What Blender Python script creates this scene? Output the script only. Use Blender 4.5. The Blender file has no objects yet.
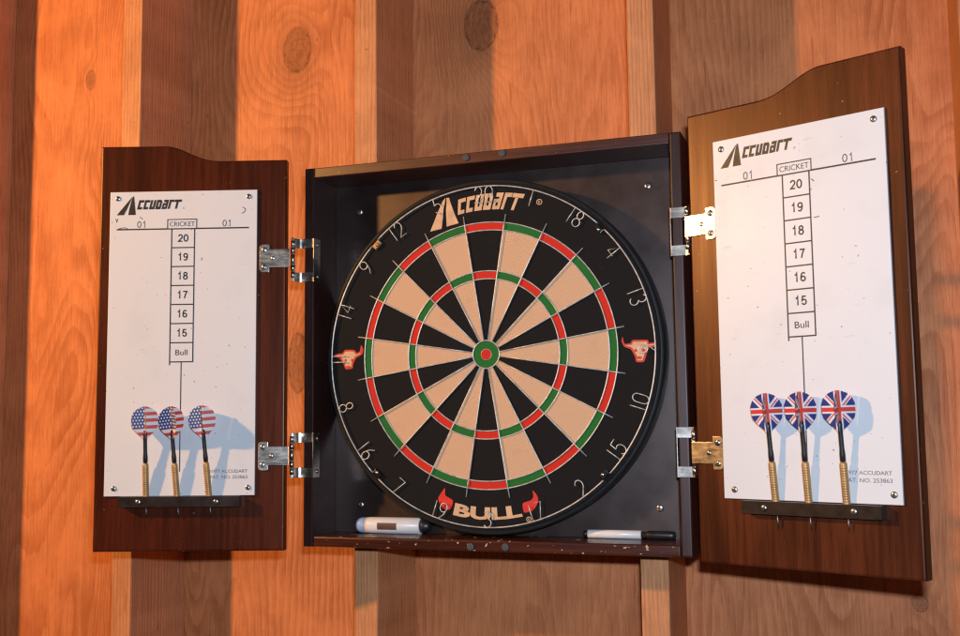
import bpy, math, random
from mathutils import Vector, Matrix
random.seed(7)
S = bpy.context.scene
COL = S.collection
pi = math.pi

# ------------------------------------------------------------------ mesh builder
class MB:
    def __init__(s): s.v = []; s.f = []; s.m = []; s.sm = []
    def add(s, verts, faces, mat=0, smooth=False, M=None):
        o = len(s.v)
        for p in verts:
            p = Vector(p)
            s.v.append(tuple(M @ p if M else p))
        for f in faces:
            s.f.append([i + o for i in f]); s.m.append(mat); s.sm.append(smooth)
    def prism(s, outline, y0, y1, bev=0.0, mat=0, M=None, bevback=True, smooth=False):
        """closed outline of (x, z), front at y0 (viewer side), back at y1"""
        n = len(outline)
        area = sum(outline[i][0]*outline[(i+1) % n][1]-outline[(i+1) % n][0]*outline[i][1] for i in range(n))
        if area < 0: outline = outline[::-1]
        rings = [(outline, y0), (outline, y1)]
        if bev > 0:
            def ins(b):
                r = []
                for i in range(n):
                    a, c, d = (Vector(outline[k]) for k in ((i-1) % n, i, (i+1) % n))
                    e1 = (c-a).normalized(); e2 = (d-c).normalized()
                    n1 = Vector((-e1.y, e1.x)); n2 = Vector((-e2.y, e2.x))
                    m = (n1+n2)
                    if m.length < 1e-6: m = n1.copy()
                    m.normalize(); k = b/max(.5, m.dot(n1))
                    r.append(tuple(c+m*k))
                return r
            rings = []
            st = (0, .35, 1)
            for t in st: rings.append((ins(bev*(1-math.sin(t*pi/2))), y0+bev*(1-math.cos(t*pi/2))))
            if bevback:
                for t in st[::-1]: rings.append((ins(bev*(1-math.sin(t*pi/2))), y1-bev*(1-math.cos(t*pi/2))))
            else: rings.append((outline, y1))
        vs = []; fs = []
        for o, y in rings: vs += [(x, y, z) for x, z in o]
        for k in range(len(rings)-1):
            for i in range(n):
                j = (i+1) % n
                fs.append([k*n+i, k*n+j, (k+1)*n+j, (k+1)*n+i])
        fs.append(list(range(n))[::-1] if False else list(range(n)))
        fs.append([(len(rings)-1)*n+i for i in range(n)][::-1])
        s.add(vs, fs, mat, smooth, M)
    def box(s, x0, x1, y0, y1, z0, z1, bev=0.0, mat=0, M=None):
        s.prism([(x0, z0), (x1, z0), (x1, z1), (x0, z1)], y0, y1, bev, mat, M)
    def lathe(s, prof, M=None, n=24, mat=0, smooth=True, cap=True):
        """prof: (r, h) along local z"""
        vs = []; fs = []
        for r, h in prof:
            for i in range(n):
                a = 2*pi*i/n; vs.append((r*math.cos(a), r*math.sin(a), h))
        for k in range(len(prof)-1):
            for i in range(n):
                j = (i+1) % n
                fs.append([k*n+i, k*n+j, (k+1)*n+j, (k+1)*n+i])
        if cap:
            fs.append(list(range(n))[::-1]); fs.append([(len(prof)-1)*n+i for i in range(n)])
        s.add(vs, fs, mat, smooth, M)
    def tube(s, pts, r, n=6, closed=False, mat=0):
        pts = [Vector(p) for p in pts]; m = len(pts); vs = []; fs = []
        for i, p in enumerate(pts):
            a = pts[(i-1) % m] if (closed or i > 0) else p
            b = pts[(i+1) % m] if (closed or i < m-1) else p
            t = (b-a).normalized()
            u = t.cross(Vector((0, 1, 0)))
            if u.length < 1e-4: u = Vector((1, 0, 0))
            u.normalize(); w = t.cross(u)
            for k in range(n):
                q = 2*pi*k/n; vs.append(p+u*math.cos(q)*r+w*math.sin(q)*r)
        for i in range(m if closed else m-1):
            j = (i+1) % m
            for k in range(n):
                l = (k+1) % n; fs.append([i*n+k, i*n+l, j*n+l, j*n+k])
        if not closed:
            fs.append(list(range(n))[::-1]); fs.append([(m-1)*n+k for k in range(n)])
        s.add(vs, fs, mat, True)
    def flat(s, pts, y, mat=0):
        s.add([(x, y, z) for x, z in pts], [list(range(len(pts)))], mat)
    def ring(s, r0, r1, y, a0, a1, mat, n=12):
        vs = []; fs = []
        for i in range(n+1):
            a = a0+(a1-a0)*i/n
            vs += [(r0*math.cos(a), y, r0*math.sin(a)), (r1*math.cos(a), y, r1*math.sin(a))]
        for i in range(n): fs.append([2*i, 2*i+1, 2*i+3, 2*i+2])
        s.add(vs, fs, mat)
    def ribbon(s, pts, t, y, mat, mp=lambda x, z: (x, z), closed=False):
        """mitred flat stroke of width t"""
        P = [Vector(p) for p in pts]; n = len(P); L = []; R = []
        for i in range(n):
            a = P[(i-1) % n] if (closed or i > 0) else None
            b = P[(i+1) % n] if (closed or i < n-1) else None
            e1 = (P[i]-a).normalized() if a is not None else (b-P[i]).normalized()
            e2 = (b-P[i]).normalized() if b is not None else e1
            n1 = Vector((-e1.y, e1.x)); n2 = Vector((-e2.y, e2.x)); m = (n1+n2).normalized()
            k = t/2/max(.35, m.dot(n1)); L.append(P[i]+m*k); R.append(P[i]-m*k)
        vs = [(*[mp(*q)[0]], y, mp(*q)[1]) for q in L+R]
        fs = [[i, (i+1) % n, n+(i+1) % n, n+i] for i in range(n if closed else n-1)]
        s.add(vs, fs, mat)
    def text(s, body, cx, cz, h, y, mat, width=None, embolden=0.0, mp=None, align='C'):
        cu = bpy.data.curves.new('t', 'FONT'); cu.body = body; cu.size = 1.0; cu.offset = embolden
        cu.resolution_u = 3
        o = bpy.data.objects.new('t', cu); COL.objects.link(o)
        bpy.context.view_layer.update()
        me = bpy.data.meshes.new_from_object(o.evaluated_get(bpy.context.evaluated_depsgraph_get()))
        xs = [v.co.x for v in me.vertices]; ys = [v.co.y for v in me.vertices]
        x0, x1, z0, z1 = min(xs), max(xs), min(ys), max(ys)
        k = h/(z1-z0); kx = k if width is None else width/(x1-x0)
        off = {'C': (x0+x1)/2, 'L': x0, 'R': x1}[align]
        pts = [(cx+(v.co.x-off)*kx, cz+(v.co.y-(z0+z1)/2)*k) for v in me.vertices]
        if mp: pts = [mp(*q) for q in pts]
        s.add([(a, y, b) for a, b in pts], [list(p.vertices) for p in me.polygons], mat)
        bpy.data.objects.remove(o); bpy.data.curves.remove(cu); bpy.data.meshes.remove(me)
    def build(s, name, mats, parent=None, M=None, label=None):
        me = bpy.data.meshes.new(name); me.from_pydata(s.v, [], s.f)
        for m in (mats if isinstance(mats, list) else [mats]): me.materials.append(m)
        me.polygons.foreach_set('material_index', s.m); me.polygons.foreach_set('use_smooth', s.sm)
        me.update()
        o = bpy.data.objects.new(name, me); COL.objects.link(o)
        if parent: o.parent = parent
        if M is not None: o.matrix_local = M
        if label: o['label'] = label
        return o

def empty(name, label, cat, group=None, M=None):
    o = bpy.data.objects.new(name, None); COL.objects.link(o); o.empty_display_size = .03
    o['label'] = label; o['category'] = cat
    if group: o['group'] = group
    if M is not None: o.matrix_world = M
    return o

# ------------------------------------------------------------------ materials
class NT:
    def __init__(s, name):
        s.mat = bpy.data.materials.new(name); s.mat.use_nodes = True
        s.t = s.mat.node_tree; s.b = s.t.nodes['Principled BSDF']; s.out = s.t.nodes['Material Output']
    def n(s, typ, **kw):
        nd = s.t.nodes.new(typ)
        for k, v in kw.items():
            if k.startswith('_'): setattr(nd, k[1:], v)
        return nd
    def link(s, a, b): s.t.links.new(a, b)
    def _in(s, sock, v):
        if hasattr(v, 'is_linked'): s.link(v, sock)
        elif v is not None: sock.default_value = v
    def math(s, op, a, b=None, c=None, clamp=False):
        nd = s.n('ShaderNodeMath', _operation=op, _use_clamp=clamp)
        s._in(nd.inputs[0], a); s._in(nd.inputs[1], b); s._in(nd.inputs[2], c)
        return nd.outputs[0]
    def pos(s):
        tc = s.n('ShaderNodeTexCoord'); sp = s.n('ShaderNodeSeparateXYZ'); s.link(tc.outputs['Object'], sp.inputs[0])
        return sp.outputs
    def vec(s, x, y, z):
        c = s.n('ShaderNodeCombineXYZ')
        for i, v in enumerate((x, y, z)): s._in(c.inputs[i], v)
        return c.outputs[0]
    def noise(s, v, scale=1, detail=3, rough=.5, dist=0):
        nd = s.n('ShaderNodeTexNoise'); s.link(v, nd.inputs['Vector'])
        nd.inputs['Scale'].default_value = scale; nd.inputs['Detail'].default_value = detail
        nd.inputs['Roughness'].default_value = rough; nd.inputs['Distortion'].default_value = dist
        return nd.outputs['Fac']
    def mapr(s, v, a, b, c=0., d=1., smooth=True):
        nd = s.n('ShaderNodeMapRange', _interpolation_type='SMOOTHSTEP' if smooth else 'LINEAR')
        s._in(nd.inputs[0], v)
        for i, q in enumerate((a, b, c, d)): nd.inputs[i+1].default_value = q
        return nd.outputs[0]
    def mix(s, f, a, b, blend='MIX'):
        nd = s.n('ShaderNodeMix', _data_type='RGBA', _blend_type=blend)
        s._in(nd.inputs[0], f)
        for sock, v in ((nd.inputs[6], a), (nd.inputs[7], b)):
            if hasattr(v, 'is_linked'): s.link(v, sock)
            else: sock.default_value = (*v, 1)
        return nd.outputs[2]
    def bump(s, h, strength=.2, dist=.001):
        nd = s.n('ShaderNodeBump'); nd.inputs['Strength'].default_value = strength
        nd.inputs['Distance'].default_value = dist; s.link(h, nd.inputs['Height']); s.link(nd.outputs[0], s.b.inputs['Normal'])
    def done(s, col=None, rough=None, metal=0., coat=0., spec=None):
        s._in(s.b.inputs['Base Color'], col if not isinstance(col, tuple) else (*col, 1))
        s._in(s.b.inputs['Roughness'], rough); s.b.inputs['Metallic'].default_value = metal
        if coat: s.b.inputs['Coat Weight'].default_value = coat; s.b.inputs['Coat Roughness'].default_value = .15
        if spec is not None: s.b.inputs['Specular IOR Level'].default_value = spec
        return s.mat

def plain(name, col, rough=.5, metal=0., var=.12, scale=90., bump=0.05, spec=None):
    m = NT(name); p = m.pos(); v = m.vec(p[0], p[1], p[2])
    nz = m.noise(v, scale, 4)
    c = m.mix(m.mapr(nz, .3, .7), tuple(max(0, q*(1-var)) for q in col), tuple(min(1, q*(1+var)) for q in col))
    if bump: m.bump(nz, bump, .0006)
    return m.done(c, m.mapr(nz, .2, .8, max(.02, rough-.06), min(1, rough+.06), False), metal, spec=spec)

def raw_wood(name, light, dark, knots=(), freq=22., wob=14., seed=0., straight=False, knotcol=(.155, .050, .018)):
    """bare softwood, grain running up; knots: (x, z, sx, sz)"""
    m = NT(name); p = m.pos(); X, Z = p[0], p[2]
    M = lambda a, b: m.math('MULTIPLY', a, b)
    A = lambda a, b: m.math('ADD', a, b)
    xs = A(X, p[1]) if straight else X
    zk = .20 if not straight else .05
    lowf = m.noise(m.vec(xs, seed, M(Z, zk)), 4.2, 2, .45, .4)
    wav = m.noise(m.vec(xs, seed+3, M(Z, .35)), 24, 3, .5)
    fuzz = m.noise(m.vec(M(xs, 330), seed, M(Z, 22)), 1, 3, .6)
    f = A(M(xs, freq), M(lowf, wob))
    f = A(f, A(M(wav, .9), M(fuzz, .22)))
    core = None
    for (kx, kz, sx, sz) in knots:
        dx = M(m.math('SUBTRACT', X, kx), 1/sx); dz = M(m.math('SUBTRACT', Z, kz), 1/sz)
        d2 = A(M(dx, dx), M(dz, dz))
        f = A(f, M(m.math('EXPONENT', M(d2, -.17)), 8.0*min(1, sx/.024)**1.6))
        n1 = m.noise(m.vec(X, 0, Z), 75, 4, .6); n2 = m.noise(m.vec(X, 5, Z), 420, 3, .6)
        r = A(m.math('SQRT', d2), M(m.math('SUBTRACT', n1, .5), .62))
        ex = m.math('SUBTRACT', dx, .18); ez = A(dz, .22)
        re = A(m.math('SQRT', A(M(ex, ex), M(ez, ez))), M(m.math('SUBTRACT', n1, .5), 1.1))
        rings = M(m.mapr(m.math('FRACT', A(M(re, 3.1), M(n2, .6))), .2, .95), M(n1, .40))
        ang = m.math('ARCTAN2', dz, dx)
        crack = M(m.mapr(m.noise(m.vec(M(ang, 2.2), M(r, .6), kx), 2.2, 2, .5), .60, .66), .75)
        fill = M(m.mapr(r, 1.10, .92), A(A(.30, rings), M(n2, .22)))
        fill = m.math('MAXIMUM', fill, M(m.mapr(r, .80, .55), crack))
        edge = M(m.math('SUBTRACT', 1, m.mapr(m.math('ABSOLUTE', m.math('SUBTRACT', r, 1.0)), 0., .17)), m.mapr(n1, .32, .62, .12, .95))
        pith = M(m.mapr(re, .36, .05), .65)
        halo = M(m.mapr(r, 2.4, 1.0), .16)
        c = m.math('MINIMUM', 1., m.math('MAXIMUM', m.math('MAXIMUM', fill, edge), m.math('MAXIMUM', pith, halo)))
        core = c if core is None else m.math('MAXIMUM', core, c)
    ph = m.math('FRACT', f)
    ring = M(m.mapr(ph, .15, .90), m.mapr(ph, 1., .92))     # slow rise, sharp late-wood edge
    fine = m.noise(m.vec(M(xs, 300), M(p[1], 60), M(Z, 13)), 1, 5, .7)
    fine2 = m.noise(m.vec(M(xs, 900), M(p[1], 200), M(Z, 60)), 1, 3, .7)
    blot = m.noise(m.vec(xs, seed+9, M(Z, .45)), 7, 3)
    patch = m.noise(m.vec(X, seed+2, Z), 9, 5, .62)
    amt = M(ring, m.mapr(blot, .3, .7, .25, .95))
    c = m.mix(amt, light, dark)
    c = m.mix(m.mapr(fine, .36, .74, 0, .60), c, tuple(q*.62 for q in dark))
    c = m.mix(m.mapr(fine2, .40, .75, 0, .35), c, tuple(q*.55 for q in dark))
    c = m.mix(m.mapr(patch, .42, .72, 0, .45), c, tuple(min(1, q*1.25) for q in light))
    c = m.mix(m.mapr(patch, .50, .28, 0, .35), c, tuple(q*.75 for q in dark))
    # resin dashes and dirt specks
    dash = m.noise(m.vec(M(xs, 120), seed+6, M(Z, 11)), 1, 2)
    c = m.mix(m.mapr(dash, .66, .76, 0, .55), c, (dark[0]*.72, dark[1]*.50, dark[2]*.45))
    speck = m.noise(m.vec(X, p[1], M(Z, .6)), 130, 2)
    c = m.mix(m.mapr(speck, .73, .79, 0, .6), c, tuple(q*.25 for q in dark))
    scuff = m.noise(m.vec(M(X, .5), 3.3, M(Z, 2.2)), 55, 4, .7)
    c = m.mix(m.mapr(scuff, .66, .78, 0, .30), c, (.66, .44, .30))
    if core is not None: c = m.mix(core, c, knotcol)
    h = A(A(M(fine, .7), M(fine2, .3)), M(ring, .5))
    m.bump(h, .55, .0008)
    return m.done(c, m.mapr(fine, .2, .8, .5, .70, False), spec=.3)

def stained(name, light, dark, rough=.36, horiz=False, spec=.7, ior=1.5, pore=.65, dust=0.0, chips=False, ribbon=False, seed=0.):
    """varnished dark hardwood, long grain along z (or x)"""
    m = NT(name); p = m.pos()
    A, B = (p[2], p[0]) if horiz else (p[0], p[2])
    broad = m.noise(m.vec(A, seed, m.math('MULTIPLY', B, .12)), 22, 3, .55, .6)
    pores = m.noise(m.vec(m.math('MULTIPLY', A, 700), m.math('MULTIPLY', p[1], 400), m.math('MULTIPLY', B, 26)), 1, 3, .65)
    mid = m.noise(m.vec(m.math('MULTIPLY', A, 120), seed+5, m.math('MULTIPLY', B, 5)), 1, 3, .55)
    t = m.math('ADD', m.math('MULTIPLY', broad, .6), m.math('MULTIPLY', mid, .45))
    c = m.mix(m.mapr(t, .38, .68), dark, light)
    c = m.mix(m.mapr(pores, .48, .72, 0, pore), c, tuple(q*.35 for q in dark))
    if dust:
        d = m.noise(m.vec(p[0], p[1], p[2]), 210, 1)
        c = m.mix(m.mapr(d, .765, .79, 0, dust), c, (.55, .42, .32))
    if chips:
        d = m.noise(m.vec(m.math('MULTIPLY', p[0], 130), m.math('MULTIPLY', p[1], 40), m.math('MULTIPLY', p[2], 190)), 1, 2)
        e = m.noise(m.vec(p[0], 2., 0.), 30, 2)
        c = m.mix(m.math('MULTIPLY', m.mapr(d, .66, .69), m.mapr(e, .36, .46)), c, (.62, .44, .30))
    m.bump(pores, .12*pore, .0004); m.b.inputs['IOR'].default_value = ior
    return m.done(c, m.mapr(mid, .2, .8, rough-.05, rough+.06, False), spec=spec)

def metal(name, col, rough=.25):
    m = NT(name); p = m.pos(); v = m.vec(p[0], p[1], p[2])
    a = m.noise(v, 45, 3, .5); b = m.noise(m.vec(m.math('MULTIPLY', p[0], 60), m.math('MULTIPLY', p[1], 60), m.math('MULTIPLY', p[2], 260)), 1, 3, .6)
    t = m.noise(v, 150, 4, .65)
    c = m.mix(m.mapr(t, .50, .72, 0, .55), col, tuple(q*.40 for q in col))
    return m.done(c, m.math('ADD', m.mapr(a, .3, .7, rough-.05, rough+.08, False), m.mapr(b, .4, .7, 0, .08)), 1.)

def sisal(name, col, var=.3):
    m = NT(name); p = m.pos(); v = m.vec(p[0], p[1], p[2])
    a = m.noise(v, 380, 4, .8); b = m.noise(v, 60, 5, .7); w = m.noise(v, 12, 3)
    c = m.mix(m.mapr(a, .28, .72), tuple(q*(1-var) for q in col), tuple(q*(1+var) for q in col))
    c = m.mix(m.mapr(b, .52, .8, 0, .4), c, tuple(q*.72+.006 for q in col))
    c = m.mix(m.mapr(w, .45, .75, 0, .18), c, tuple(min(1, q*1.15+.012) for q in col))
    h = m.noise(v, 300, 1)
    c = m.mix(m.mapr(h, .635, .69, 0, .35), c, (.26, .20, .15))      # fluff
    k = m.noise(m.vec(p[0], 4.2, p[2]), 380, 1)
    c = m.mix(m.mapr(k, .635, .67, 0, .8), c, tuple(q*.22 for q in col))    # dart holes
    m.bump(a, .5, .0006)
    return m.done(c, .88, spec=.18)

def sisal(name, col, var=.3):
    m = NT(name); p = m.pos(); v = m.vec(p[0], p[1], p[2])
    a = m.noise(v, 900, 3, .7); b = m.noise(v, 60, 3)
    c = m.mix(m.mapr(a, .3, .7), tuple(q*(1-var) for q in col), tuple(q*(1+var) for q in col))
    c = m.mix(m.mapr(b, .55, .8, 0, .35), c, tuple(q*.7+.006 for q in col))
    h = m.noise(v, 330, 1)
    c = m.mix(m.mapr(h, .77, .80, 0, .3), c, (.30, .24, .18))      # dart holes fluff
    m.bump(a, .35, .0005)
    return m.done(c, .85, spec=.2)

ply = raw_wood('plywood', (.665, .245, .094), (.48, .142, .044),
     knots=[(-.777, .508, .010, .017), (-.377, .509, .024, .036), (-.066, .507, .026, .038), (-.372, .010, .018, .045), (.5046, -.3166, .0095, .0105)], freq=58., wob=40.)
stud_m = raw_wood('stud_lumber', (.66, .30, .135), (.50, .19, .072), freq=170., wob=20., seed=4., straight=True)
stud_k = raw_wood('stud_lumber_knotty', (.65, .295, .137), (.49, .185, .070), freq=150., wob=24., seed=8., straight=True)
mahog_shade = stained('mahogany_shaded', (.078, .0125, .0045), (.034, .0056, .0024), .36, spec=.33, dust=.55)  # left door: darker copy of the wood, its shade put into the colour
mahog_lit = stained('mahogany_lit', (.100, .0225, .0075), (.036, .0075, .0030), .36, spec=.42, dust=.4, seed=3.)  # right door: same wood, the lamp's warmth put into the colour
mahog_h = stained('mahogany_rail', (.078, .0165, .0070), (.036, .0080, .0042), .36, horiz=True, spec=.9, dust=.4)
mahog_c = stained('mahogany_chipped', (.078, .0165, .0070), (.036, .0080, .0042), .28, horiz=True, chips=True)
mahog_v = stained('mahogany_stile', (.040, .013, .010), (.022, .008, .006), .38, spec=.5, dust=.3)
backm = plain('dark_back_board', (.0095, .0044, .0036), .375, var=.25, scale=28, bump=.01, spec=1.)
backm.node_tree.nodes['Principled BSDF'].inputs['Specular Tint'].default_value = (1, .80, .74, 1)
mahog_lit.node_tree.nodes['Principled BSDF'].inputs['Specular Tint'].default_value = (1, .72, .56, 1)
mahog_shade.node_tree.nodes['Principled BSDF'].inputs['Specular Tint'].default_value = (1, .76, .55, 1)
rackm = plain('dark_plastic_rack', (.018, .0105, .0085), .36, var=.3, scale=60)
blackpl = plain('black_plastic', (.012, .012, .013), .4)
rubber = plain('grey_rubber', (.055, .058, .062), .7)
nickel = metal('nickel', (.55, .51, .46), .27)
screwm = metal('screw_steel', (.60, .60, .60), .26)
darkhole = plain('screw_slot', (.03, .028, .026), .6)
brass = plain('brass', (.42, .25, .10), .45, .4, var=.12, bump=0)
steel = metal('steel_point', (.22, .21, .21), .38)
wirem = plain('pale_wire', (.56, .54, .50), .38, .35, var=.22, scale=160)
sis_black = sisal('sisal_black', (.0085, .0078, .0080), .6)
sis_beige = sisal('sisal_beige', (.60, .375, .225), .30)
sis_red = sisal('sisal_red', (.56, .028, .015), .15)
sis_green = sisal('sisal_green', (.020, .135, .025), .2)
print_beige = plain('print_beige', (.62, .39, .22), .8)
print_red = plain('print_red', (.62, .028, .016), .75)
print_glow = plain('print_orange_red', (.58, .045, .022), .75)
ink = plain('black_ink', (.018, .015, .014), .45)
ink_soft = plain('soft_black_ink', (.060, .045, .042), .5)
ink_pale = plain('grey_ink', (.22, .19, .18), .5)

def scoreboard_white():
    m = NT('white_laminate'); p = m.pos(); v = m.vec(p[0], p[1], p[2])
    sm = m.noise(v, 14, 4, .6); sp = m.noise(v, 240, 1); st = m.noise(m.vec(m.math('MULTIPLY', p[0], 30), 0, m.math('MULTIPLY', p[2], 120)), 1, 2)
    c = m.mix(m.mapr(sm, .50, .72, 0, .22), (.675, .69, .715), (.52, .525, .535))
    c = m.mix(m.mapr(st, .68, .80, 0, .22), c, (.25, .24, .24))
    c = m.mix(m.mapr(sp, .765, .79, 0, .7), c, (.09, .08, .08))
    return m.done(c, m.mapr(sm, .2, .8, .30, .42, False), spec=.4)
whitem = scoreboard_white()
white_body = plain('white_marker_barrel', (.72, .71, .70), .35, var=.03)
blue_end = plain('pale_blue_plastic', (.33, .43, .62), .4, var=.05)
smudge = plain('brown_marker_label', (.10, .055, .045), .5)

# ------------------------------------------------------------------ setting: plywood wall and studs
YW, YS = .1848, .0512
mb = MB(); mb.box(-1.5, 1.35, YW, YW+.018, -1.0, 1.3)
wall = mb.build('wall', ply); wall['kind'] = 'structure'; wall['label'] = 'bare orange plywood wall with round knots behind the open cabinet'; wall['category'] = 'wall'
for a, b, mt in ((-.979, -.941, stud_m), (-.6068, -.572, stud_k), (-.2109, -.1761, stud_m), (.1804, .2154, stud_m), (.574, .609, stud_k), (.968, 1.003, stud_m)):
    mb = MB(); mb.box(a, b, YS, YW-.0004, -1.0, 1.3, .0015)
    mb.build('stud', mt, wall)

# ------------------------------------------------------------------ cabinet
X0, X1, Z0, Z1, YF, YB, FW = -.2481, .2567, -.2442, .2576, -.0231, .0420, .0137
cab = empty('dartboard_cabinet', 'open dark wooden dartboard cabinet with two swung-out doors on the plywood wall', 'cabinet', M=Matrix.Translation((0, 0, 0)))
YE = .0508
mb = MB(); mb.box(X0, X0+FW, YF, YE, Z0, Z1, .0012); mb.build('side_panel', mahog_v, cab)
mb = MB(); mb.box(X1-FW, X1, YF, YE, Z0, Z1, .0025); mb.build('side_panel', mahog_v, cab)
mb = MB(); mb.box(X0+FW+.0002, X1-FW-.0002, YF+.0003, YE, Z1-FW, Z1-.0002, .0012); mb.build('top_panel', mahog_h, cab)
mb = MB(); mb.box(X0+FW+.0002, X1-FW-.0002, YF+.0003, YE, Z0+.0002, Z0+FW, .0022); mb.build('bottom_panel', mahog_c, cab)
mb = MB(); mb.box(X0+FW+.0003, X1-FW-.0003, YB, YB+.006, Z0+FW+.0003, Z1-FW-.0003); mb.build('back_panel', backm, cab)
RY = Matrix.Rotation(pi/2, 4, 'X')      # local +z -> -y (towards the viewer)

def screw_mb(mb, x, y, z, r=.0042, h=.0016, ang=.6, cross=True):
    """domed head with a cross slot, facing the viewer"""
    M = Matrix.Translation((x, y, z)) @ RY
    mb.lathe([(r, 0), (r, h*.35), (r*.82, h*.78), (r*.45, h)], M, 16)
    if cross:
        for k in (0, pi/2):
            R = Matrix.Translation((x, y, z)) @ Matrix.Rotation(ang+k, 4, 'Y')
            e = .00012 if k else .0001
            mb.box(-r*.62, r*.62, -h-e, -h*.6, -r*.13, r*.13, mat=1, M=R)
for (x, z) in ((-.1975, .2068), (.2045, .2089), (-.1963, -.1941), (.2084, -.1930)):
    mb = MB(); screw_mb(mb, x, YB, z, .0046, .002, random.random()*2); mb.build('screw', [screwm, darkhole], cab)
for (x, z) in ((-.0162, .2513), (.0323, .2523), (-.0157, -.2385), (.0297, -.2378)):
    mb = MB(); mb.lathe([(.0048, 0), (.0047, .0012), (.0041, .0016), (.0020, .0018)], Matrix.Translation((x, YF+.0003, z)) @ RY, 18)
    mb.build('bumper', rubber, cab)

# doors: local x runs to the picture's right, local y into the door, z up
HL = Vector((-.2601, -.0520, 0)); TL = .3083
HR = Vector((.2687, -.0520, 0)); TR = -.3889
ML = Matrix.Translation(HL) @ Matrix.Rotation(TL, 4, 'Z')
MR = Matrix.Translation(HR) @ Matrix.Rotation(TR, 4, 'Z')
DW = .2492
def ogee(z_low, z_high):
    pts = []
    for i in range(21):
        t = i/20; s = .088+t*(.163-.088)
        k = t*t*(3-2*t); k = .35*k+.65*(t**2.1/(t**2.1+(1-t)**1.35))
        pts.append((s, z_low+(z_high-z_low)*k))
    return pts
def door(M, sgn, zb, zl, zh, mat, label):
    out = [(0, zb), (DW, zb), (DW, zh+.0005)] + ogee(zl, zh)[::-1] + [(0, zl)]
    out = [(sgn*s, z) for s, z in out]
    mb = MB(); mb.prism(out, 0, .018, .0024)
    return mb.build('door', mat, cab, M, label)
doorL = door(ML, -1, -.2466, .2652, .2870, mahog_shade, 'left door of dark wood, coloured as shaded')
doorR = door(MR, 1, -.2452, .2662, .2895, mahog_lit, 'right door of the same dark wood, coloured as lamp-lit')

# scoreboard lettering -------------------------------------------------
def earc(cx, cy, rx, ry, d0, d1, n=12): return [(cx+rx*math.cos(math.radians(d0+(d1-d0)*k/n)), cy+ry*math.sin(math.radians(d0+(d1-d0)*k/n))) for k in range(n+1)]
FIG = {'0': (earc(.5, .5, .43, .44, 0, 345, 23), True), '1': ([(.16, .74), (.42, .80), (.56, .97), (.56, 0)], False),
 '2': (earc(.5, .69, .40, .26, 172, -38, 12)+[(.10, .06), (.95, .06)], False),
 '5': ([(.88, .94), (.24, .94), (.15, .50)]+earc(.50, .33, .41, .27, 125, -160, 12), False),
 '6': (earc(.56, .62, .40, .33, 40, 150, 8)+[(.10, .42)]+earc(.51, .31, .40, .25, 180, 510, 18), False),
 '7': ([(.06, .94), (.90, .94), (.55, .48), (.38, 0)], False),
 '8': (earc(.5, .74, .34, .21, -80, 260, 18)+earc(.5, .28, .41, .24, 100, 430, 18), False),
 '9': (earc(.44, .38, .40, .33, 220, 330, 8)+[(.90, .58)]+earc(.49, .69, .40, .25, 0, 330, 18), False)}
def figures(mb, body, cx, cz, h, y, mat, wd=.56, t=.15, gap=.13):
    n = len(body); x = cx-(n*wd+(n-1)*gap)*h/2
    for ch in body:
        pts, cl = FIG[ch]
        mb.ribbon([(x+a*wd*h, cz-h/2+b*h) for a, b in pts], t*h, y, mat, closed=cl); x += (wd+gap)*h
GL = [   # stroke glyphs of the maker's mark, unit height
 ([(.64, .88), (.11, .88), (.11, .12), (.58, .12)], .70),
 ([(.64, .88), (.11, .88), (.11, .12), (.58, .12)], .70),
 ([(.11, 1), (.11, .12), (.52, .12), (.52, 1)], .72),
 ('D', .74), ('a', .73), ([(.11, 0), (.11, .88), (.58, .88)], .62), ('T', .8)]
A_L = [(-1.97, -.61), (-1.13, -.61), (-.74, .10), (-.30, 1.08), (-.06, 1.45), (-.30, 1.26)]
A_R = [(-.62, -.61), (.27, -.61), (.17, .30), (.03, 1.45), (-.03, 1.45), (-.24, 1.08), (-.50, .10)]
def mark(mb, mp, y, mat, big=True, x=.42, t=.27):
    """italic wordmark: tall split A, then squared letters"""
    if big: mb.flat([mp(*q) for q in A_L], y, mat); mb.flat([mp(*q) for q in A_R], y, mat)
    sh = .26
    for g, adv in GL:
        f = lambda a, b, x=x: mp(x+a*.93+sh*b, b)
        if g == 'D': mb.ribbon([(.11, .12), (.11, .88), (.44, .88), (.53, .76), (.53, .12)], t, y, mat, f, True)
        elif g == 'a':
            mb.ribbon([(.08, .88), (.52, .88), (.52, 0)], t, y, mat, f)
            mb.ribbon([(.405, .53), (.11, .53), (.11, .10), (.405, .10)], t*.85, y, mat, f)
        elif g == 'T':
            mb.ribbon([(-.04, .88), (.86, .88)], t, y, mat, f); mb.ribbon([(.36, .765), (.36, 0)], t, y, mat, f)
        else: mb.ribbon(g, t, y, mat, f)
        x += adv
    return x

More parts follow.
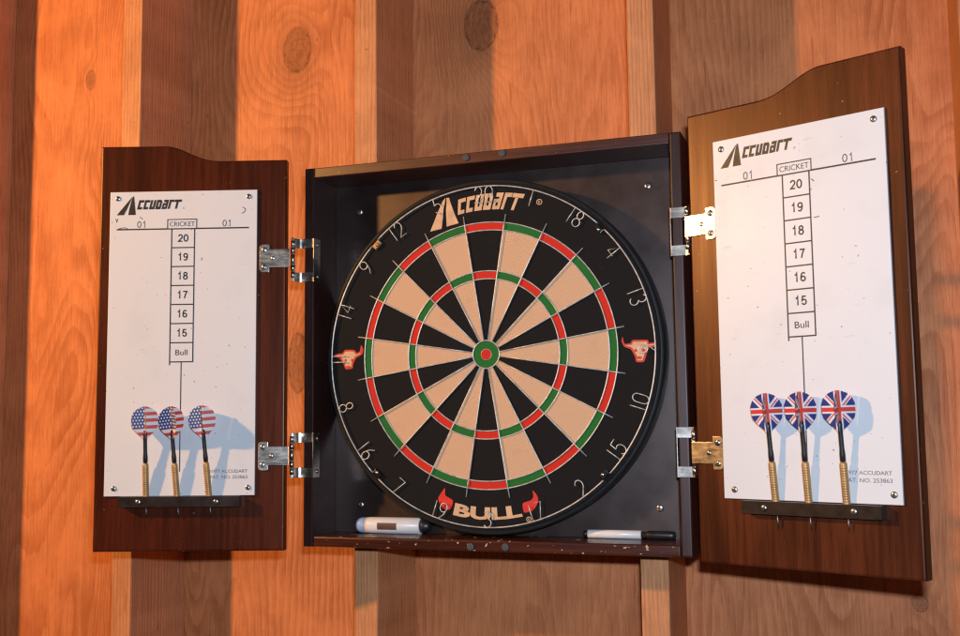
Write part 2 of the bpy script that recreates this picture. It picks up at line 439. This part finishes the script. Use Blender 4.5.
def scoreboard(parent, x0, z0, w, h, marks=()):
    mb = MB()
    mb.box(x0, x0+w, -.0032, -.0002, z0, z0+h, .0005, 0)
    y = -.0035
    U = lambda u: x0+u; V = lambda v: z0+v
    def rect(a, b, c, d, m=1): mb.flat([(U(a), V(c)), (U(b), V(c)), (U(b), V(d)), (U(a), V(d))], y, m)
    mm = .001
    # the mark
    u0, v0, kx, ky = 31.6*mm, 376.2*mm, .0114, .0122
    mark(mb, lambda a, b: (U(u0+a*kx), V(v0+b*ky)), y, 1)
    mb.text('®', U(98.5*mm), V(376.8*mm), .0022, y, 2)
    # header line and box (butted, never overlapping)
    t = .0011
    rect(9.5*mm, 77*mm, 348.4*mm, 350.2*mm); rect(117*mm, 186*mm, 348.4*mm, 350.2*mm)
    rect(77*mm, 117*mm, 348.4*mm, 350.0*mm)
    rect(77*mm, 78.2*mm, 350.0*mm, 362.4*mm); rect(115.8*mm, 117*mm, 350.0*mm, 362.4*mm); rect(78.2*mm, 115.8*mm, 361.2*mm, 362.4*mm)
    mb.text('CRICKET', U(97*mm), V(355.7*mm), .0062, y, 2, .0335)
    for c in (43, 157): figures(mb, '01', U(c*mm), V(355.8*mm), .0090, y, 2, .58, .11, .18)
    # column of numbers
    cl, cr, top, st = 82.5*mm, 114.5*mm, 348.4*mm, 25.15*mm
    rect(cl, cl+.0015, top-7*st-.0035, top); rect(cr-.0015, cr, top-7*st, top)
    for i, s in enumerate(('20', '19', '18', '17', '16', '15', 'Bull')):
        zc = top-(i+1)*st
        rect(cl+.0015, cr-.0015, zc, zc+.0015)
        if s == 'Bull': mb.text(s, U(98.6*mm), V(zc+st*.52), .0073, y, 2, .0158, .004)
        else: figures(mb, s, U(98.6*mm), V(zc+st*.54), .0098, y, 1, .60, .165, .15)
    rect(97.9*mm, 99.2*mm, 31*mm, top-7*st, 1)
    mb.text('©1977 ACCUDART', U(187*mm), V(31.2*mm), .0043, y, 3, .0525, .01, align='R')
    mb.text('PAT. NO. 253863', U(187*mm), V(23.6*mm), .0043, y, 3, .0485, .01, align='R')
    for q in marks: mb.ribbon([(U(a*mm), V(b*mm)) for a, b in q], .0009, y, 2)
    o = mb.build('scoreboard', [whitem, ink, ink_soft, ink_pale], parent)
    for (a, b) in ((10.5, 391), (185.5, 391), (13, 10), (188, 10)):
        s = MB(); screw_mb(s, U(a*mm), -.0033, V(b*mm), .0036, .0018, random.random()*2)
        s.build('screw', [screwm, darkhole], parent)
    return o
scoreboard(doorL, -.2345, -.1756, .1965, .4000, [[(8, 364), (9.4, 359.5), (10.6, 364)], [(177, 377), (181.5, 374.5), (179.5, 370), (176, 368.5)], [(40, 366), (44, 363)], [(12, 350.6), (20, 352), (24, 350.4)]])
scoreboard(doorR, .0350, -.1728, .1965, .4012, [[(116, 340), (119, 337)], [(117, 298), (123, 298.5)], [(1.5, 356), (4, 356.6)]])

# dart racks: a bar with three vertical holes, the darts hang in them
RK = {}
def rack(parent, x0, x1, z0, z1, holes, screws, mat):
    mb = MB(); yb, yf = -.0004, -.0145; r = .0042; yc = -.0072
    # bar cut between the holes; at a hole, front and back walls are left standing around a round bore
    xs = [x0]
    for h in holes: xs += [h-.0065, h+.0065]
    xs.append(x1)
    for i in range(0, len(xs), 2): mb.box(xs[i], xs[i+1], yf, yb, z0, z1, .0)
    for h in holes:
        n = 16; sq = []; ci = []
        for k in range(n):
            a = 2*pi*k/n; c, s_ = math.cos(a), math.sin(a)
            ci.append((h+r*c, yc+r*s_))
            m_ = 1/max(abs(c), abs(s_)); px = h+.0065*c*m_
            py = yc+s_*m_*((yc-yf) if s_ < 0 else (yb-yc)); sq.append((px, py))
        vs = [(x, y, z) for z in (z0, z1) for x, y in ci+sq]; N = 2*n; fs = []
        for k in range(n):
            l = (k+1) % n
            fs += [[k, l, n+l, n+k], [N+k, N+n+k, N+n+l, N+l], [k, N+k, N+l, l], [n+k, n+l, N+n+l, N+n+k]]
        mb.add(vs, fs)
    o = mb.build('dart_rack', mat, parent)
    for x, z in screws:
        s = MB(); screw_mb(s, x, yf, z, .0036, .0016, random.random()*2); s.build('screw', [screwm, darkhole], parent)
rl = [-.1777, -.1374, -.0959]
rr = [.0982, .1352, .1759]
rack(doorL, -.2114, -.0550, -.1890, -.1758, rl, ((-.1853, -.1824), (-.0846, -.1828)), rackm)
rack(doorR, .0611, .2135, -.1872, -.1736, rr, ((.0879, -.1804), (.1860, -.1802)), rackm)

# hinges
def rounded(pts_r, n=4):
    """polygon with per-corner radius"""
    out = []; N = len(pts_r)
    for i in range(N):
        p = Vector(pts_r[i][:2]); r = pts_r[i][2]
        a = Vector(pts_r[i-1][:2]); b = Vector(pts_r[(i+1) % N][:2])
        if r <= 0: out.append(tuple(p)); continue
        u = (a-p).normalized(); v = (b-p).normalized()
        p0 = p+u*r; p1 = p+v*r
        for k in range(n+1):
            t = k/n; out.append(tuple(p0*(1-t)**2+p*2*t*(1-t)+p1*t*t))
    return out
def hinge(sgn, zc, dm, label=None):
    mb = MB()
    ox = X1 if sgn > 0 else X0
    def bx(a, b, y0, y1, z0, z1, bev=.0003, mat=0):     # a, b: distance outwards from the stile's outer face
        xa, xb = sorted((ox+sgn*a, ox+sgn*b)); mb.box(xa, xb, y0, y1, zc+z0, zc+z1, bev, mat)
    pinx = .0078; piny = -.0405
    bx(-FW-.0013, -FW-.0001, YF-.0018, YF+.016, -.0292, .0292)               # flange along the inside of the stile
    for k in (1, -1):
        z0, z1 = sorted((k*.0165, k*.0290))
        bx(-FW-.0001, .0046, YF-.0019, YF-.0002, z0, z1)                        # foot across the stile front
        # curved arm from the foot to the pin
        prev = None
        pts = [(.0046, YF-.0010), (.0070, YF-.0022), (.0092, YF-.0052), (.0102, YF-.0095), (pinx+.0020, piny)]
        vs = []; fs = []
        for (a, y) in pts:
            for dz in (z0, z1): vs.append((ox+sgn*a, y, zc+dz))
            for dz in (z0, z1): vs.append((ox+sgn*(a-.0017), y-.0010, zc+dz))
        for i in range(len(pts)-1):
            o = 4*i; q = 4*i+4
            fs += [[o, o+1, q+1, q], [o+2, q+2, q+3, o+3], [o, q, q+2, o+2], [o+1, o+3, q+3, q+1]]
        mb.add(vs, fs)
        s = .0215*k
        sc = MB()
        mb.lathe([(.0028, 0), (.0028, .0008), (.0012, .0014)], Matrix.Translation((ox-sgn*(FW+.0013), YF+.010, zc+s)) @ Matrix.Rotation(-sgn*pi/2, 4, 'Y'), 12)
    br = mb.build('hinge', nickel, cab, None, label)
    P = MB()
    M = Matrix.Translation((ox+sgn*pinx, piny, zc))
    pr = []
    for z0, z1, r in ((-.0250, -.0165, .0027), (-.0160, -.0075, .0030), (-.0070, .0070, .0027), (.0075, .0160, .0030), (.0165, .0250, .0027)):
        pr += [(.0016, z0), (r, z0+.0003), (r, z1-.0003), (.0016, z1)]
    P.lathe(pr, M, 14); P.build('hinge_pin', nickel, br)
    # plate screwed on the door, in the door's coordinates
    e = -1 if sgn < 0 else 1
    pts = [(-.0055, -.0122, 0), (.0215, -.0122, 0), (.0215, -.0186, .0015), (.0345, -.0186, .005), (.0345, .0186, .005), (.0215, .0186, .0015), (.0215, .0122, 0), (-.0055, .0122, 0)]
    out = [(e*a, b+zc) for a, b in rounded(pts)]
    P = MB(); P.prism(out, -.0019, -.0002, .0004)
    pl = P.build('hinge_plate', nickel, br, None)
    pl.matrix_local = dm
    Q = MB()
    for dz in (-.0115, .0115): screw_mb(Q, e*.0280, -.0019, zc+dz, .0036, .0016, random.random()*2)
    Q.lathe([(.0028, 0), (.0024, .0006), (.0010, .0009)], Matrix.Translation((e*.0165, -.0019, zc)) @ RY, 14)
    q = Q.build('screw', [screwm, darkhole], br); q.matrix_local = dm
hinge(1, .1362, MR); hinge(1, -.1233, MR); hinge(-1, .1325, ML); hinge(-1, -.1258, ML)

# ------------------------------------------------------------------ dartboard
board = empty('dartboard', 'round bristle dartboard with red and green rings hung inside the cabinet', 'dartboard', M=Matrix.Translation((0, .041, 0)))
BI = Matrix.Translation((0, -.041, 0))
mb = MB()
RD, RD2, RT, RT2, RBO, RBI = .170, .1597, .107, .0968, .0178, .0068
for i in range(20):
    a0 = pi/2-pi/20-i*pi/10; a1 = a0+pi/10
    k = i % 2
    mb.ring(RD2, RD, 0, a0, a1, (2, 3)[k], 8); mb.ring(RT2, RT, 0, a0, a1, (2, 3)[k], 8)
    mb.ring(RT, RD2, 0, a0, a1, (0, 1)[k], 8); mb.ring(RBO, RT2, 0, a0, a1, (0, 1)[k], 6)
mb.ring(RD, .2225, 0, 0, 2*pi, 0, 160)
prof = [(.2225, 0), (.2250, -.0008), (.2265, -.0030), (.2268, -.006), (.2268, -.033), (.2255, -.0365), (.2225, -.0378), (.0, -.0378)]
mb.lathe(prof, RY, 120, 4, True, False)
yp = -.0004
# wordmark bent along the rim
def mp(a, b):
    an = math.radians(101.6)-a*math.radians(5.02); k = .0192+.0036*max(0, a)/5.6; r = .1862+.0008*a/5.6+b*k
    return r*math.cos(an), r*math.sin(an)
mark(mb, mp, yp, 5, False, .06, .25)
for P in ([(-75.5, 163.4), (-59.5, 166.0), (-57.6, 180), (-56.6, 192.0), (-54.3, 201.1), (-53.6, 206.7), (-57.6, 202.5), (-64.3, 188.9)],
          [(-52.4, 168.3), (-35.7, 171.6), (-41.4, 184.6), (-47.1, 200.6), (-48.8, 206.3), (-52.6, 206.2), (-52.2, 200), (-53.2, 190)]):
    mb.flat([(a*.001, b*.001) for a, b in P], yp, 5)
def circ(cx, cz, r0, r1, mat, n=18):
    vs = []; fs = []
    for i in range(n):
        a = 2*pi*i/n; vs += [(cx+r0*math.cos(a), yp, cz+r0*math.sin(a)), (cx+r1*math.cos(a), yp, cz+r1*math.sin(a))]
    for i in range(n): j = (i+1) % n; fs.append([2*i, 2*i+1, 2*j+1, 2*j])
    mb.add(vs, fs, mat)
circ(.0736, .1908, .0029, .0038, 5); mb.text('R', .0736, .1908, .0034, yp, 5)
circ(.0532, -.2057, .0024, .0033, 5); mb.text('R', .0532, -.2057, .0028, yp, 5)
mb.text('BULL', 0, 0, .0158, yp, 5, .0900, .045, mp=lambda a, b: (lambda an, r: (r*math.cos(an), r*math.sin(an)))(math.radians(-90.3)+a/.2, .1998-b))
mm = .001
hornL = [(-57.9, -168.3), (-57.2, -177.7), (-47.0, -184.0), (-50.4, -194.8), (-58.6, -194.9), (-65.2, -188.0), (-67.2, -180.9), (-62.5, -173.8)]
hornR = [(58.7, -170.3), (63.4, -175.3), (65.7, -181.0), (63.7, -188.4), (57.5, -195.5), (47.1, -197.5), (45.5, -186.5), (56.5, -182.3), (59.5, -177.7)]
bullL = [(-214.4, 7.1), (-203.0, 8.2), (-199.2, 12.5), (-185.9, 12.0), (-181.8, 8.1), (-177.5, 9.8), (-175.4, 18.1), (-172.5, 12.6), (-174.1, 5.8), (-182.7, 1.2), (-186.7, -6.0), (-188.3, -12.5), (-198.1, -13.3), (-201.3, -6.3), (-207.0, 1.3), (-213.9, 3.5)]
bullR = [(176.1, 15.8), (178.3, 7.1), (186.0, 7.7), (188.4, 11.3), (206.6, 10.7), (208.0, 6.9), (215.7, 7.6), (216.1, 2.4), (208.2, 1.1), (204.0, -9.4), (201.3, -15.7), (192.1, -15.4), (190.7, -8.9), (185.8, 0.1), (177.9, 3.4), (174.8, 10.0)]
def smooth_poly(P, n=4):
    out = []; N = len(P)
    for i in range(N):
        p0, p1, p2, p3 = (Vector(P[(i+k-1) % N]) for k in range(4))
        for k in range(n):
            t = k/n
            q = .5*((2*p1)+(p2-p0)*t+(2*p0-5*p1+4*p2-p3)*t*t+(3*p1-p0-3*p2+p3)*t**3)
            q = q*.55+(p1+(p2-p1)*t)*.45
            out.append((q.x*mm, q.y*mm))
    return out
for P in (hornL, hornR): mb.flat(smooth_poly(P), yp, 6)
def inset(P, b):
    n = len(P); ar = sum(P[i][0]*P[(i+1) % n][1]-P[(i+1) % n][0]*P[i][1] for i in range(n)); sg = 1 if ar > 0 else -1
    r = []
    for i in range(n):
        a, c, d = (Vector(P[k]) for k in (i-1, i, (i+1) % n)); e1 = (c-a).normalized(); e2 = (d-c).normalized()
        m = (Vector((-e1.y, e1.x))+Vector((-e2.y, e2.x)))
        m = m.normalized() if m.length > 1e-6 else Vector((-e1.y, e1.x)); r.append(tuple(c+m*b*sg))
    return r
for P, cx, sg in ((bullL, -193, 1), (bullR, 197, -1)):
    mb.flat(smooth_poly(P), yp, 7)
    y2 = yp; yp = -.0007
    Q = [q for k, q in enumerate(P) if k not in ((6, 7) if sg > 0 else (0, 15))]
    mb.flat(smooth_poly(inset(Q, 2.5)), yp, 5)
    yp = -.0010
    for ex in (-5.2, 4.6):
        mb.flat([((cx+ex+1.7*math.cos(t))*mm, (-1.5+2.0*math.sin(t)+ex*.0)*mm) for t in [2*pi*k/10 for k in range(10)]], yp, 6)
    mb.flat([((cx-1+3.6*math.cos(t))*mm, (-10.5+1.7*math.sin(t))*mm) for t in [2*pi*k/12 for k in range(12)]], yp, 7)
    yp = y2
mb.build('board_body', [sis_black, sis_beige, sis_red, sis_green, plain('black_band', (.014, .014, .015), .55), print_beige, print_red, print_glow], board, BI)
mb = MB(); mb.ring(RBI, RBO, 0, 0, 2*pi, 0, 48); mb.build('outer_bull', sis_green, board, BI)
mb = MB(); mb.ring(.0001, RBI, -.0006, 0, 2*pi, 0, 32); mb.build('bullseye', sis_red, board, BI)
# wires
mb = MB(); yw = -.0008; rw = .00085
circle = lambda r, y, n: [(r*math.cos(2*pi*k/n), y, r*math.sin(2*pi*k/n)) for k in range(n)]
for r in (RD, RD2, RT, RT2): mb.tube(circle(r, yw, 120), rw, 6, True)
mb.tube(circle(RBO, yw, 48), rw, 6, True); mb.tube(circle(RBI, -.0001, 32), .0005, 6, True)
for i in range(20):
    a = pi/2-pi/20-i*pi/10+random.uniform(-.004, .004); c, s = math.cos(a), math.sin(a); e = .1815+random.uniform(-.001, .001)
    mb.tube([(RBO*c, yw-.0006, RBO*s), (.06*c, yw-.0009, .06*s), (.165*c, yw-.0014, .165*s), (e*c, yw-.0002, e*s)], rw*.9, 6)
mb.build('spider_wire', wirem, board, BI)
# number ring
RN, YN = .2166, -.0042
mb = MB()
for q in range(4):
    a0 = pi/4+q*pi/2+.028; a1 = a0+pi/2-.056
    mb.tube([(RN*math.cos(a0+(a1-a0)*k/40), YN, RN*math.sin(a0+(a1-a0)*k/40)) for k in range(41)], .00095, 6)
nring = mb.build('number_ring', wirem, board, BI)
def arc(cx, cy, rx, ry, d0, d1, n=10): return [(cx+rx*math.cos(math.radians(d0+(d1-d0)*k/n)), cy+ry*math.sin(math.radians(d0+(d1-d0)*k/n))) for k in range(n+1)]
DG = {'0': arc(.5, .72, .5, .28, 0, 180, 8)+arc(.5, .28, .5, .28, 180, 360, 8)+[(1, .72)],
 '1': [(.5, 0), (.5, 1)],
 '2': arc(.5, .70, .48, .30, 165, -40, 10)+[(.02, 0), (1, 0)],
 '3': arc(.5, .75, .44, .25, 150, -80, 9)+arc(.5, .25, .5, .25, 80, -150, 9),
 '4': [(.75, 0), (.75, 1), (0, .34), (1, .34)],
 '5': [(.95, 1), (.15, 1), (.08, .55)]+arc(.48, .32, .5, .32, 120, -150, 10),
 '6': [(.80, 1), (.30, .72)]+arc(.5, .28, .48, .28, 150, 510, 14),
 '7': [(0, 1), (1, 1), (.35, 0)],
 '8': arc(.5, .76, .40, .24, -90, 270, 12)+arc(.5, .26, .5, .26, 90, -270, 12),
 '9': [(.20, 0), (.70, .28)]+arc(.5, .72, .48, .28, -30, 330, 14)}
seq = [20, 1, 18, 4, 13, 6, 10, 15, 2, 17, 3, 19, 7, 16, 8, 11, 14, 9, 12, 5]
for i, nmb in enumerate(seq):
    a = pi/2-i*pi/10; mb = MB(); s = str(nmb)
    up = math.sin(a) > -.1
    if nmb == 11: up = True
    H, W, G = .0205, .0100, .0045
    wid = [W*.35 if ch == '1' else W for ch in s]; tot = sum(wid)+G*(len(s)-1); x = -tot/2
    rad = Vector((math.cos(a), 0, math.sin(a))); tan = Vector((math.sin(a), 0, -math.cos(a)))     # clockwise
    for ch, w in zip(s, wid):
        g = DG[ch]; pts = []
        for (u, v) in g:
            uu = x+(u*W if ch != '1' else w/2); vv = v*H
            if up: r = RN-.0004-(H-vv); t = uu
            else: r = RN-.0004-vv; t = -uu
            rr_ = math.sqrt(max(0, r*r-t*t))
            p = rad*rr_+tan*t; pts.append((p.x, YN+.0006, p.z))
        mb.tube(pts, .00072, 6); x += w+G
    mb.build('wire_number', wirem, nring, Matrix.Identity(4))
# four small clips that hold the number ring
for k, (a, lamp_lit) in enumerate(((135, 1), (45, 0), (-45, 0), (-135, 0))):  # top-left clip coloured gold to show the warm lamp light on it
    mb = MB(); t = math.radians(a); R = Matrix.Translation((.2128*math.cos(t), 0, .2128*math.sin(t))) @ Matrix.Rotation(-t+pi/2, 4, 'Y')
    mb.box(-.0062, .0062, -.0052, -.0003, -.0036, .0036, .0012, 0, R)
    mb.lathe([(.0030, 0), (.0029, .0010), (.0016, .0024), (.0003, .0028)], R @ Matrix.Translation((.001, -.0050, -.001)) @ RY, 14, 1)
    mb.build('ring_clip', [brass if lamp_lit else plain('dark_clip', (.035, .035, .035), .3, .8), brass if lamp_lit else nickel], board, BI)

# ------------------------------------------------------------------ darts
def flight_mesh(name, fn, mat):
    HW, HT = .0163, .0440
    prof = [(0, .07), (.10, .24), (.24, .62), (.38, .92), (.50, 1.), (.70, 1.), (.84, .84), (.94, .52), (1, .12)]
    def hw(v):
        for (a, b), (c, d) in zip(prof, prof[1:]):
            if v <= c: return b+(d-b)*(v-a)/(c-a)
        return prof[-1][1]
    vs = []; fs = []; cs = []
    nu, nv = 44, 100; th = .00025
    for k in range(4):
        ang = k*pi/2; o = len(vs)
        for j in range(nv+1):
            v = j/nv; w = hw(v)
            for i in range(nu+1):
                u = i/nu*w
                x = .0004+u*HW; z = v*HT
                vs.append((x*math.cos(ang), x*math.sin(ang), z))
                sg = 1 if k in (0, 1) else -1
                cs.append(fn(sg*u, v))
        for j in range(nv):
            for i in range(nu):
                a = o+j*(nu+1)+i; fs.append([a, a+1, a+nu+2, a+nu+1])
    me = bpy.data.meshes.new(name); me.from_pydata(vs, [], fs)
    at = me.color_attributes.new('print', 'FLOAT_COLOR', 'POINT')
    for i, c in enumerate(cs): at.data[i].color = (*c, 1)
    me.materials.append(mat); me.update()
    return me
NAVY, RED, WHT = (.028, .035, .17), (.62, .055, .035), (.70, .68, .67)
def stars_stripes(u, v):
    if u < 0 and v > .36:
        # canton with offset rows of small stars
        r = (v-.38)/.088; row = math.floor(r); c = (-u-.04)/.235+(.5 if row % 2 else 0); col = math.floor(c)
        dx = (c-col-.5)*.235*19.7; dz = (r-row-.5)*.088*46
        return WHT if math.hypot(dx, dz) < 1.35 else NAVY
    return RED if math.floor(v/.0985+.5) % 2 == 0 else WHT
def union_cross(u, v):
    x = u*19.7; z = (v-.555)*46
    ax, az = abs(x), abs(z)
    if ax < 2.3 or az < 2.3: return (.62, .045, .03)
    if ax < 4.0 or az < 4.0: return WHT
    L = math.hypot(19, 19); d = (x*19-z*19)/L if x*z > 0 else (x*19+z*19)/L
    q = d*(1 if x*z > 0 else -1)*(1 if x > 0 else -1)
    if -.1 < q < 1.5: return RED
    if abs(q) < 2.6: return WHT
    return NAVY
def flight_mat():
    m = NT('printed_flight'); a = m.n('ShaderNodeVertexColor', _layer_name='print')
    mt = m.done(None, .35, spec=.4); m.link(a.outputs['Color'], m.b.inputs['Base Color'])
    return mt
fm = flight_mat()
F_US = flight_mesh('flight', stars_stripes, fm); F_UK = flight_mesh('flight', union_cross, fm)
shaftm = plain('black_shaft', (.016, .016, .018), .35)
bm = MB()
pr = [(.0012, -.0120), (.0026, -.0112), (.0034, -.0040)]
for k in range(16):
    z = -.003+k*.0026; pr += [(.0039, z), (.0039, z+.0020), (.00384, z+.0021), (.00384, z+.0024)]
pr += [(.0038, .0395), (.0034, .0418), (.0024, .0426)]
bm.lathe(pr, None, 18)
sm_ = MB(); sm_.lathe([(.0022, .0427), (.0030, .0437), (.0030, .0500), (.0025, .0560), (.0024, .0780), (.0025, .0800), (.0018, .0845)], None, 14)
tm = MB(); tm.lathe([(.0002, -.0300), (.0008, -.0235), (.0010, -.0121)], None, 12)
barrel0 = bm.build('barrel', brass); shaft0 = sm_.build('shaft', shaftm); point0 = tm.build('point', steel)
parts0 = [(barrel0, 'barrel'), (shaft0, 'shaft'), (point0, 'point')]
def dart(dm, xr, zr, xt, zt, rot, fl, label, group):
    global parts0
    a = Vector((xr, -.0072, zr)); b = Vector((xt, -.0198, zt))
    w = (b-a).normalized(); y = (Vector((0, 1, 0))-w*w.y).normalized(); x = y.cross(w)
    L = Matrix(((x.x, y.x, w.x, a.x), (x.y, y.y, w.y, a.y), (x.z, y.z, w.z, a.z), (0, 0, 0, 1)))
    t = empty('dart', label, 'dart', group, dm @ L @ Matrix.Rotation(math.radians(rot), 4, 'Z'))
    for o, nm in parts0:
        c = o if not dart.used else o.copy()
        if dart.used: COL.objects.link(c)
        c.parent = t
    f = bpy.data.objects.new('flight', fl); COL.objects.link(f); f.parent = t; f.location = (0, 0, .0715)
    dart.used = True
    return t
dart.used = False
gl = 'darts standing in the racks'
dart(ML, rl[0], -.1750, -.1765, -.0829, 24, F_US, 'dart with stars and stripes flight nearest the left door outer edge', gl)
dart(ML, rl[1], -.1752, -.1421, -.0833, 38, F_US, 'middle dart of the three with stars and stripes flights', gl)
dart(ML, rl[2], -.1743, -.1019, -.0825, 12, F_US, 'dart with stars and stripes flight nearest the left door hinges', gl)
dart(MR, rr[0], -.1735, .0978, -.0781, 14, F_UK, 'dart with Union Jack flight nearest the right door hinges', gl)
dart(MR, rr[1], -.1731, .1360, -.0777, 8, F_UK, 'middle dart of the three with Union Jack flights', gl)
dart(MR, rr[2], -.1729, .1769, -.0764, 10, F_UK, 'dart with Union Jack flight nearest the right door outer edge', gl)

# ------------------------------------------------------------------ markers on the cabinet floor
ZF = Z0+FW+.0001
def marker(name, label, x0, y, r, tilt, bits):
    t = empty(name, label, 'marker', 'markers lying on the cabinet floor', Matrix.Translation((x0, y, ZF+r)) @ Matrix.Rotation(tilt, 4, 'Z'))
    for nm, mat, prof in bits:
        mb = MB(); mb.lathe(prof, Matrix.Rotation(pi/2, 4, 'Y'), 28); mb.build(nm, mat, t)
    return t
r = .0107
m1 = marker('marker', 'thick white marker with a pale blue end at the left of the cabinet floor', -.1945, .0285, r, .02,
  [('end_plug', blue_end, [(.0055, 0), (.0085, .0012), (.0099, .0045), (.0102, .0138)]),
   ('barrel', white_body, [(.0102, .0139), (r, .020), (r, .0905), (.0100, .0910)]),
   ('cap', blackpl, [(.0084, .0911), (.0086, .0960), (.0070, .1020), (.0045, .1050)])])
mb = MB(); n = 8
vs = []; 
for k in range(n+1):
    an = pi+math.radians(-8+48*(k/n)-14); 
    for xx in (.0325, .0600): vs.append((xx, (r+.0003)*math.cos(an-pi)*-1, (r+.0003)*math.sin(an)*1))
mb.add(vs, [[2*k, 2*k+1, 2*k+3, 2*k+2] for k in range(n)], 0, True); mb.build('label', smudge, m1)
r = .0053
m2 = marker('marker', 'slim white marker with a black cap at the right of the cabinet floor', .1135, .0345, r, 0.,
  [('end_plug', blackpl, [(.0028, 0), (.0038, .0006), (.0042, .0055)]),
   ('barrel', white_body, [(.0048, .0056), (r, .0062), (r, .0720), (.0046, .0726)]),
   ('cap', blackpl, [(.0042, .0727), (.0042, .0800), (.0051, .0804), (.0053, .0820), (.0053, .1090), (.0046, .1140), (.0030, .1146)])])

# ------------------------------------------------------------------ light
w = bpy.data.worlds.new('World'); S.world = w; w.use_nodes = True
bg = w.node_tree.nodes['Background']; bg.inputs[0].default_value = (1, .80, .66, 1); bg.inputs[1].default_value = .028
C = Vector((.44881, -1.29297, -.08997))
Rv, Uv, Fv = Vector((.94245198, .33414178, -.01155538)), Vector((.04401481, -.08973536, .99499259)), Vector((-.33143167, .93824135, .09927846))
la = bpy.data.lights.new('warm_lamp', 'POINT'); la.energy = 131; la.color = (1, .50, .165); la.shadow_soft_size = .038
lo = bpy.data.objects.new('warm_lamp', la); lo.location = (-1.38, -1.19, .555); COL.objects.link(lo)
fl = bpy.data.lights.new('camera_flash', 'AREA'); fl.shape = 'RECTANGLE'; fl.size = .045; fl.size_y = .025; fl.energy = 14.0; fl.color = (.75, .88, 1.07)
fo = bpy.data.objects.new('camera_flash', fl); COL.objects.link(fo)
fp = C+Uv*.074+Rv*.026
fo.matrix_world = Matrix(((Rv.x, Uv.x, -Fv.x, fp.x), (Rv.y, Uv.y, -Fv.y, fp.y), (Rv.z, Uv.z, -Fv.z, fp.z), (0, 0, 0, 1)))

# ------------------------------------------------------------------ camera
cd = bpy.data.cameras.new('camera'); cd.lens = 1078.37/960*36; cd.sensor_width = 36; cd.sensor_fit = 'HORIZONTAL'
cd.clip_start = .02; cd.clip_end = 50
cd.dof.use_dof = True; cd.dof.focus_distance = 1.33; cd.dof.aperture_fstop = 16
co = bpy.data.objects.new('camera', cd); COL.objects.link(co)
co.matrix_world = Matrix(((Rv.x, Uv.x, -Fv.x, C.x), (Rv.y, Uv.y, -Fv.y, C.y), (Rv.z, Uv.z, -Fv.z, C.z), (0, 0, 0, 1)))
S.camera = co
vs_ = S.view_settings; S.display_settings.display_device = 'sRGB'
vs_.view_transform = 'Standard'; vs_.look = 'None'; vs_.exposure = 0; vs_.gamma = 1
S.cycles.use_denoising = True
S.cycles.pixel_filter_type = 'BLACKMAN_HARRIS'; S.cycles.filter_width = 1.25
